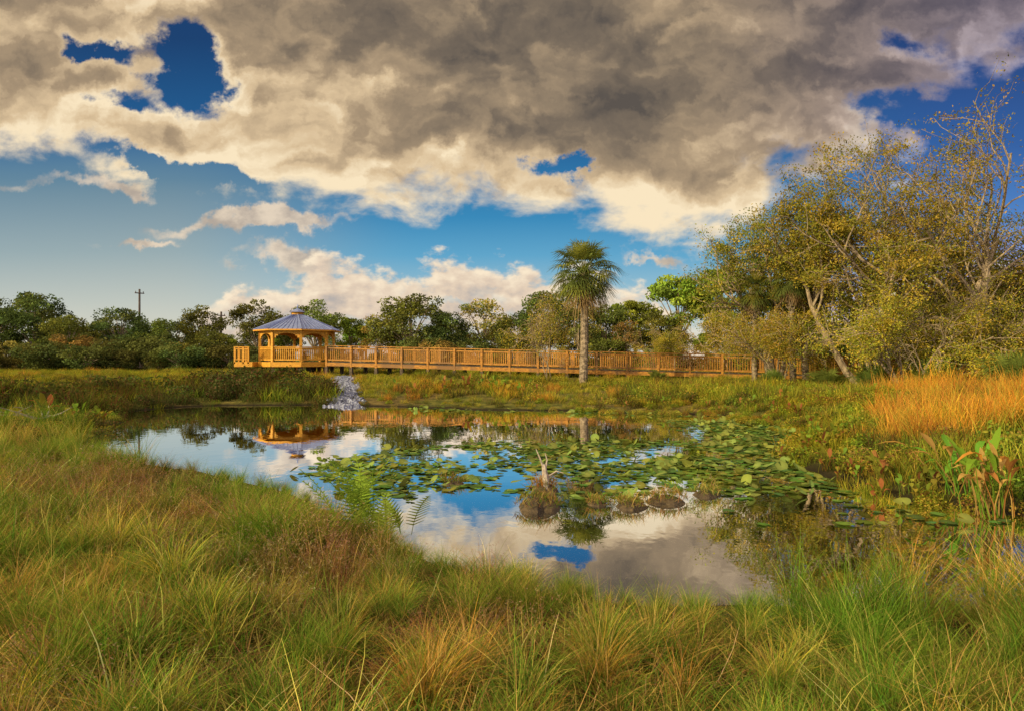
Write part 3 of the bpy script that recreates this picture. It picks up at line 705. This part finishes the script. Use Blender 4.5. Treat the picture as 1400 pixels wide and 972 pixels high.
for i in range(8):
    p0=np.array(pr[i]);p1=np.array(pr[(i+1)%8]); d=p1-p0; L=np.linalg.norm(d); d/=L; rz=math.atan2(d[1],d[0]); nm=np.array([d[1],-d[0],0])
    post.box(p0+np.array([0,0,EZ/2-.15]),(.17,.17,EZ+.1),off+2*np.pi*i/8)
    post.box(p0+np.array([0,0,.62+.5]),(.22,.22,.06),off+2*np.pi*i/8)
    mid=(p0+p1)/2
    post.box(mid+np.array([0,0,EZ-.13]),(L-.18,.10,.22),rz)
    nn=12
    for k_ in range(nn):
        f=(k_+.5)/nn*2-1; hh=.04+.42*abs(f)**3.0
        post.box(p0+d*(L/2+f*(L-.19)/2)+np.array([0,0,EZ-.241-hh/2]),((L-.19)/nn,.06,hh),rz)
    if i not in (7,):
        gr_.box(mid+np.array([0,0,1.03]),(L-.18,.15,.05),rz); gr_.box(mid+np.array([0,0,.93]),(L-.18,.05,.09),rz); gr_.box(mid+np.array([0,0,.13]),(L-.18,.05,.09),rz)
        for k_ in range(13):
            gr_.box(p0+d*(.09+(k_+.5)/13*(L-.18))+np.array([0,0,.53]),(.05,.035,.75),rz)
    f0=ring(2.82,-.02);f1=ring(2.82,-.36); j=(i+1)%8
    deck.add([f1[i],f1[j],f0[j],f0[i]],[[0,1,2,3]],mi=1)
    deck.add([f0[i],f0[j],(0,0,-.02),(0,0,-.02)],[[0,1,2,3]])
    deck.add([f1[i],f1[j],(0,0,-.36),(0,0,-.36)],[[3,2,1,0]])
    for rr_ in (2.5,1.2):
        q=np.array(ring(rr_,0)[i]); g=float(gz(q[0]+gx,q[1]+gy))-gd_-.2
        pl.box((q[0],q[1],(g-.36)/2),(.24,.24,abs(g)-.36),0)
sd=MB()
sd.box((-3.2,-1.0,-.19),(1.3,2.2,.34)); 
for xx in (-3.82,-3.2,-2.85): sd.box((xx,-2.05,.45),(.1,.1,1.2))
for zz_ in (1.03,.9,.15): sd.box((-3.33,-2.05,zz_),(.9,.07,.06))
for q in range(6): sd.box((-3.73+q*.15,-2.09,.5),(.04,.02,.75))
for yy in (-1.3,-.6,.05): sd.box((-3.82,yy,.45),(.1,.1,1.2))
for zz_ in (1.03,.9,.15): sd.box((-3.82,-.95,zz_),(.06,2.1,.06))
tb=MB(); tb.box((0,0,.74),(1.5,.8,.05)); tb.box((0,-.65,.44),(1.5,.28,.05)); tb.box((0,.65,.44),(1.5,.28,.05))
for xx in(-.5,.5): tb.box((xx,0,.36),(.08,.6,.70)); tb.box((xx,0,.38),(.07,1.4,.06))
for nm,b_,mt in (('roof',roof,[M_metal,M_wood_y]),('cupola',cup,[M_metal,M_wood_y]),('posts_and_arches',post,[M_wood_y]),('railing',gr_,[M_wood_y]),
                 ('floor',deck,[M_deck,M_wood_y]),('piles',pl,[M_deck]),('side_deck',sd,[M_wood_y]),('picnic_table',tb,[M_wood])):
    link(nm,b_.mesh(nm,mt),parent=gzb)

# ------------------------------------------------------------------ palms
def fan(b,o_,d,R_,n,droop,c,spread=R(118),wd=.05):
    d=d/np.linalg.norm(d); up=np.array([0,0,1.0]); sd=np.cross(d,up)
    if np.linalg.norm(sd)<.1: sd=np.array([1.0,0,0])
    sd/=np.linalg.norm(sd); nr=np.cross(sd,d)
    for i in range(n):
        ph=-spread+2*spread*i/(n-1)+rng.normal(0,.03); e=math.cos(ph)*d+math.sin(ph)*sd; lat=-math.sin(ph)*d+math.cos(ph)*sd
        r_=R_*(.82+.18*math.cos(ph))*rng.uniform(.85,1.08)
        m_=o_+e*r_*.5+nr*.10*abs(math.sin(ph))*R_; tp=o_+e*r_*.93+nr*.1*abs(math.sin(ph))*R_+np.array([0,0,-droop*R_*rng.uniform(.5,1.4)])
        a=o_+e*.03
        V=[a-lat*.008,a+lat*.008,m_-lat*wd/2,m_+lat*wd/2,tp-lat*.006,tp+lat*.006]
        b.add(V,[[0,1,3,2],[2,3,5,4]],np.tile(c*rng.uniform(.85,1.15),(6,1)),mi=1)
def palm(H,r0,nl,R_,seed,pet=1.0):
    b=MB(); k=40; z=np.linspace(-.2,H,k); cx=.12*np.sin(z/H*2.2+seed); cy=.08*np.sin(z/H*1.7)
    rad=r0*(1.12-.22*z/H)*(1+.06*np.where(np.arange(k)%2,1,-1)); rad[0]*=1.25
    b.tube(np.stack([cx,cy,z],1),rad,12,mi=0)
    top=np.array([cx[-1],cy[-1],H])
    for i in range(44):
        a=i*2.4; zz_=H-.1-i*.045; o_=top+np.array([math.cos(a)*r0,math.sin(a)*r0,zz_-H]); d=np.array([math.cos(a)*.5,math.sin(a)*.5,1.0])
        b.tube([o_,o_+d*.16,o_+d*.3],[.05,.04,.015],4,mi=0)
    for i in range(nl):
        f=(i+.5)/nl; el=R(84)-R(146)*f**.9; az=i*2.39996+rng.normal(0,.15)
        d=np.array([math.cos(az)*math.cos(el),math.sin(az)*math.cos(el),math.sin(el)])
        L=pet*rng.uniform(.8,1.15)*(1-.2*max(0,f-.6)); p1=top+d*L*.55+np.array([0,0,.05]); p2=top+d*L+np.array([0,0,-.06*math.cos(el)])
        dead=f>.9
        c=np.array([.28,.19,.09]) if dead else np.array([.105,.135,.035])*rng.uniform(.7,1.5) + (np.array([.09,.06,0]) if rng.uniform()<.35 else 0)
        b.tube([top,p1,p2],[.028,.02,.014],4,mi=1,C=c*1.1)
        dd=p2-p1; dd/=np.linalg.norm(dd); dd[2]-=.12
        fan(b,p2,dd,R_*rng.uniform(.8,1.1),22,.24 if not dead else .5,c,wd=.06)
    return b.mesh('cabbage_palm',[M_palmbark,M_leaf])
p1m=palm(6.15,.22,76,1.18,0.3,pet=1.28)
link('cabbage_palm',p1m,(3.98,38.5,float(gz(3.98,38.5))))
p2m=palm(7.0,.2,42,1.0,1.3)
link('cabbage_palm',p2m,(14.6,35.5,.5),1,.78); link('cabbage_palm',p2m,(13.4,37.5,.5),2,.72); link('cabbage_palm',p1m,(16.4,38,.5),2.5,.8)
def palmetto(n,R_):
    b=MB()
    for i in range(n):
        az=rng.uniform(0,6.28); el=rng.uniform(.25,1.35); d=np.array([math.cos(az)*math.cos(el),math.sin(az)*math.cos(el),math.sin(el)]); L=rng.uniform(.6,1.1)
        c=np.array([.13,.18,.035])*rng.uniform(.7,1.4); b.tube([(0,0,0),d*L*.5,d*L],[.015,.012,.01],4,mi=1,C=c); fan(b,d*L,d,R_,20,.18,c,wd=.05)
    return b.mesh('saw_palmetto',[M_bark,M_leaf])
pm=palmetto(22,.75); pm2=palmetto(18,.7)
for i,(a,b_,s_) in enumerate([(14.0,30.5,.9),(15.4,29.0,1.0),(16.9,27.0,1.0),(18.4,25.0,1.25),(19.6,26.0,1.3),(12.6,33,.7),(8.2,38.6,.6),(17.4,28,1.1)]):
    link('saw_palmetto',pm if i%2 else pm2,(a,b_,float(gz(a,b_))),i*1.3,s_)

# ------------------------------------------------------------------ trees
def big_tree(name,H,spread,seed,cols,stems=3,nleaf=80,L=.13,W=.065,droop=.0,lev=4,bare=.0,up=.35,lean=(0,0),sig=.28,trunk_r=.2,clump=.3):
    rs=np.random.default_rng(seed); b=MB(); tips=[]
    def grow(p,d,ln,r,lv):
        k=5 if lv<2 else 4; pts=[p]; dd=d.copy(); q=p.copy()
        for i in range(k):
            dd=dd+rs.normal(0,.14+.03*lv,3)+np.array([0,0,(up*.12 if lv<lev-1 else -droop)]); dd/=np.linalg.norm(dd)
            q=q+dd*ln/k; pts.append(q.copy())
        rr=np.linspace(r,r*.5,k+1)
        b.tube(pts,rr,7 if lv==0 else (5 if lv<3 else 3),mi=0)
        if lv>=lev-1:
            for i in range(1,k+1): tips.append((pts[i],lv))
            return
        nc=[5,5,4,3][lv]
        for i in range(nc):
            f=.35+.65*(i+rs.uniform(0,.9))/nc; f=min(f,1.0); j=min(int(f*k),k-1); fr=f*k-j; st=pts[j]*(1-fr)+pts[j+1]*fr
            a=rs.uniform(0,6.28); ang=rs.uniform(.45,1.05); ax=np.cross(dd,[math.cos(a),math.sin(a),.3]); ax/=np.linalg.norm(ax)+1e-9
            nd=dd*math.cos(ang)+ax*math.sin(ang); nd=nd*np.array([spread,spread,1]); nd[2]+=.1; nd/=np.linalg.norm(nd)
            grow(st,nd,ln*rs.uniform(.5,.72),max(r*.58*(1-.3*f),.014),lv+1)
    for i in range(stems):
        a=6.28*i/stems+rs.uniform(-.4,.4); le=rs.uniform(.15,.42) if stems>1 else .05
        d=np.array([math.cos(a)*le*spread+lean[0],math.sin(a)*le*spread+lean[1],1.0]); d/=np.linalg.norm(d)
        grow(np.array([math.cos(a)*.15,math.sin(a)*.15,-.1]),d,H*rs.uniform(.46,.58),trunk_r*rs.uniform(.75,1.05),0)
    T=np.array([q[0] for q in tips]); nt=len(T)
    prob=np.clip(1-bare*np.clip((T[:,2]/H-.55)*2.4,0,1),0.05,1)
    cn=np.clip(.5+1.0*pn(T[:,0]*1.0+T[:,2]*.6,T[:,1]+T[:,2]*.8,1.1,seed)+clump*rs.normal(size=nt),.03,1.8)
    cnt=(nleaf*prob*cn).astype(int)
    P=np.repeat(T,cnt,0); P=P+rs.normal(0,sig,P.shape)*np.array([1,1,.65])
    cc=np.array([q[:3] for q in cols]); ci=rs.choice(len(cc),nt); base=np.repeat(cc[ci]*rs.uniform(.65,1.45,(nt,1)),cnt,0)
    if droop>0: P[:,2]-=np.abs(rs.normal(0,.35,len(P)))*droop*3
    kp=P[:,2]>.15; P=P[kp]; base=base[kp]
    V,F,C=leaves(P,L,W,base*rng.uniform(.8,1.2,(len(P),1)),droop=droop)
    b.add(V,F,C,mi=1)
    return b.mesh(name,[M_bark,M_leaf])
olive=[(.22,.22,.03),(.30,.26,.035),(.16,.18,.028),(.40,.30,.045)]
gold=[(.42,.35,.04),(.32,.32,.04),(.50,.36,.05),(.22,.25,.035)]
green=[(.11,.15,.03),(.15,.19,.03),(.20,.22,.035)]
def place(name,me,x,y,rz=0,sc=1): link(name,me,(x,y,float(gz(x,y))-.05),rz,sc)
place('live_oak_tree',big_tree('oak',11.5,1.15,3,olive,3,58,sig=.23,lean=(-.08,0)),16.9,32.5)
place('water_oak_tree',big_tree('oak2',15.0,.95,8,olive,4,36,bare=.4,sig=.24,lean=(.10,0)),20.4,32.0)
place('water_oak_tree',big_tree('oak3',10.0,1.0,21,olive+green,3,44,sig=.23),14.4,37.5)
place('live_oak_tree',big_tree('oak4',12.0,1.1,31,green+olive,3,50,sig=.3),23.5,35.5)
place('live_oak_tree',big_tree('oak5',11.0,1.1,37,green+olive,3,50,sig=.3),28.5,33.5)
wil=big_tree('willow',6.2,1.15,14,gold,4,19,L=.12,W=.05,droop=.2,sig=.2,trunk_r=.08)
wil2=big_tree('willow',6.2,1.1,44,olive+gold,3,22,L=.12,W=.05,droop=.15,sig=.2,trunk_r=.08)
place('willow_tree',wil2,15.4,47.5,.5,1.0); place('willow_tree',wil,16.2,28.2,2.1,.85); place('willow_tree',wil2,18.7,30.0,4.1,.9); place('willow_tree',wil,13.2,34.0,3.1,.8)
place('willow_tree',wil2,11.8,50,1.5,.7); place('willow_tree',wil2,21.5,30.0,1.1,.9)
place('weeping_sapling',big_tree('sap',6.0,.6,17,gold,3,10,L=.1,W=.04,droop=.5,sig=.14,trunk_r=.05),2.25,41.0,0,.95)

def canopy(seed,h,wd,base,ncl,npl,L,cols,flat=.8):
    rs=np.random.default_rng(seed); b=MB()
    b.tube([(0,0,-.3),(.1,0,h*.3),(0,.1,h*.6)],[.22,.17,.08],6,mi=0)
    cz=(h+base)/2; rz_=(h-base)/2
    for i in range(ncl):
        q=rs.normal(size=3); q/=np.linalg.norm(q); q*=rs.uniform(.45,.95)**.6
        c=np.array([q[0]*wd/2*.85,q[1]*wd/2*.85,cz+q[2]*rz_*.85]); r=rs.uniform(.10,.19)*wd
        if i%2==0: b.tube([(0,0,h*.3),(c*np.array([.5,.5,.75])),c],[.07,.05,.02],4,mi=0)
        n=int(npl*rs.uniform(.6,1.3)); e=rs.normal(size=(n,3)); e/=np.linalg.norm(e,axis=1,keepdims=True); e*=rs.uniform(.55,1.1,(n,1))
        P=c+e*np.array([r,r,r*flat*.75]); cc=np.array([q_[:3] for q_ in cols])[rs.integers(len(cols))]*rs.uniform(.6,1.5)
        V,F,C=leaves(P,L,L*.6,cc*rs.uniform(.8,1.2,(n,1))); b.add(V,F,C,mi=1)
    return b.mesh('tree',[M_bark,M_dist])
dg=[(.07,.10,.03),(.09,.12,.032),(.12,.13,.034)]; mg=[(.12,.15,.03),(.16,.175,.032),(.10,.125,.032)]; lg=[(.16,.24,.03),(.22,.28,.035),(.14,.19,.03)]
ol=[(.22,.18,.045),(.28,.21,.05),(.15,.16,.04)]
TR=coll('distant_tree',[canopy(1,8,7,2.5,40,200,.26,dg),canopy(2,8,6.5,3.2,30,190,.26,mg,.6),canopy(3,8,7.5,1.5,46,200,.26,mg),canopy(4,8,6,3.0,30,190,.26,lg,.7),
     canopy(5,8,6,2.0,28,130,.24,ol),canopy(6,4,6,.1,34,180,.24,dg),canopy(7,4,5.5,.1,30,180,.24,mg),canopy(8,4,5.5,.1,28,160,.22,ol)])
T=[(-58,74,8.6,0,1.1),(-54,71,7.2,2,1),(-50.2,72,8.6,0,1.0),(-45.5,70,6.2,2,1),(-41.3,72,6.9,0,1),(-38.2,73,6.0,2,1),(-34.4,76,7.4,1,.9),(-31,70,4.6,2,1),(-27.2,73,7.8,1,.95),
   (-24,74,6.2,1,.9),(-20.8,72,7.7,1,.95),(-17.6,75,6.4,3,.9),(-13.9,72,6.2,4,1),(-10.4,70,8.4,2,1.15),(-6.9,71,6.5,0,1),(-2.9,72,8.2,4,1.1),(.6,70,6.4,2,1),(3.7,68,8.4,0,1),(6.5,66,7.2,4,1),
   (9.3,68,7.1,2,1),(12.4,69,7.9,3,1),(15.2,62,9.6,3,.95),(18.0,60,10.2,3,.9),(22,66,8.2,3,1),(13.5,62,6.0,2,.9),(10,60,5.0,4,.9),(26,68,9,2,1),(31,66,9,0,1),(36,62,9,2,1.1),(42,60,9.5,0,1.1),(48,60,9,2,1.2),(55,60,9,0,1.2),(33,48,8,2,1.1),(39,46,8.5,0,1.2),(29,46,6.5,2,1)]
P=[];S=[];I=[]
for (a,b_,h,k,ws) in T:
    P.append((a,b_,.5)); s_=h/8.0; S.append((s_*ws,s_*ws,s_)); I.append(k)
for a in np.arange(-90,90,4.2):
    if abs(a)>57: P.append((a,72+rng.uniform(-4,4),.5)); q=rng.uniform(.85,1.15); S.append((q,q,q)); I.append(int(rng.integers(0,3)))
    P.append((a+rng.uniform(-1,1),84+rng.uniform(-4,4),.5)); q=rng.uniform(.55,.75); S.append((q*1.2,q*1.2,q)); I.append(int(rng.integers(0,4)))
scatter('distant_tree_line',np.array(P),rz_only(len(P)),np.array(S),np.array(I),TR)
P=[];S=[];I=[]
for a in np.arange(-80,80,2.3):
    yb=66 if a<5 else 60
    P.append((a+rng.uniform(-.8,.8),yb+rng.uniform(-2.5,2.5),.45)); q=rng.uniform(.55,1.15)*(1 if a<-26 else .85); S.append((q,q,q)); I.append(int(rng.choice([5,6,7,5])))
for a in np.arange(-60,-21,2.0):
    P.append((a,62+rng.uniform(-1.5,1.5),.45)); q=rng.uniform(.35,.8); S.append((q*1.2,q*1.2,q)); I.append(5)
for a,b_ in [(24,36),(27,33),(29,30),(23,38),(20,44),(30,34),(21.5,33),(25,32)]:
    P.append((a,b_,.45)); q=rng.uniform(.6,.9); S.append((q*.8,q*.8,q)); I.append(int(rng.choice([5,6])))
scatter('distant_shrubs',np.array(P),rz_only(len(P)),np.array(S),np.array(I),TR)

# ------------------------------------------------------------------ utility poles
for (a,b_,h) in ((-46.4,85,10.0),(-37.5,88,7.4)):
    b=MB(); b.tube([(0,0,0),(0,0,h)],[.17,.12],8); b.box((0,0,h-.5),(1.1,.12,.12))
    for xx in(-.45,0,.45): b.tube([(xx,0,h-.44),(xx,0,h-.26)],[.05,.04],6)
    link('utility_pole',b.mesh('utility_pole',[M_pole]),(a,b_,.5),.9)

# ------------------------------------------------------------------ camera
cd=bpy.data.cameras.new('camera'); cam=bpy.data.objects.new('camera',cd); scene.collection.objects.link(cam)
cd.lens=24; cd.sensor_width=36; cd.clip_end=6000; cd.clip_start=.05
cam.location=(0,0,1.9); cam.rotation_euler=(R(90.25),0,0)
scene.camera=cam
scene.view_settings.view_transform='Standard'; scene.view_settings.look='None'; scene.view_settings.exposure=0
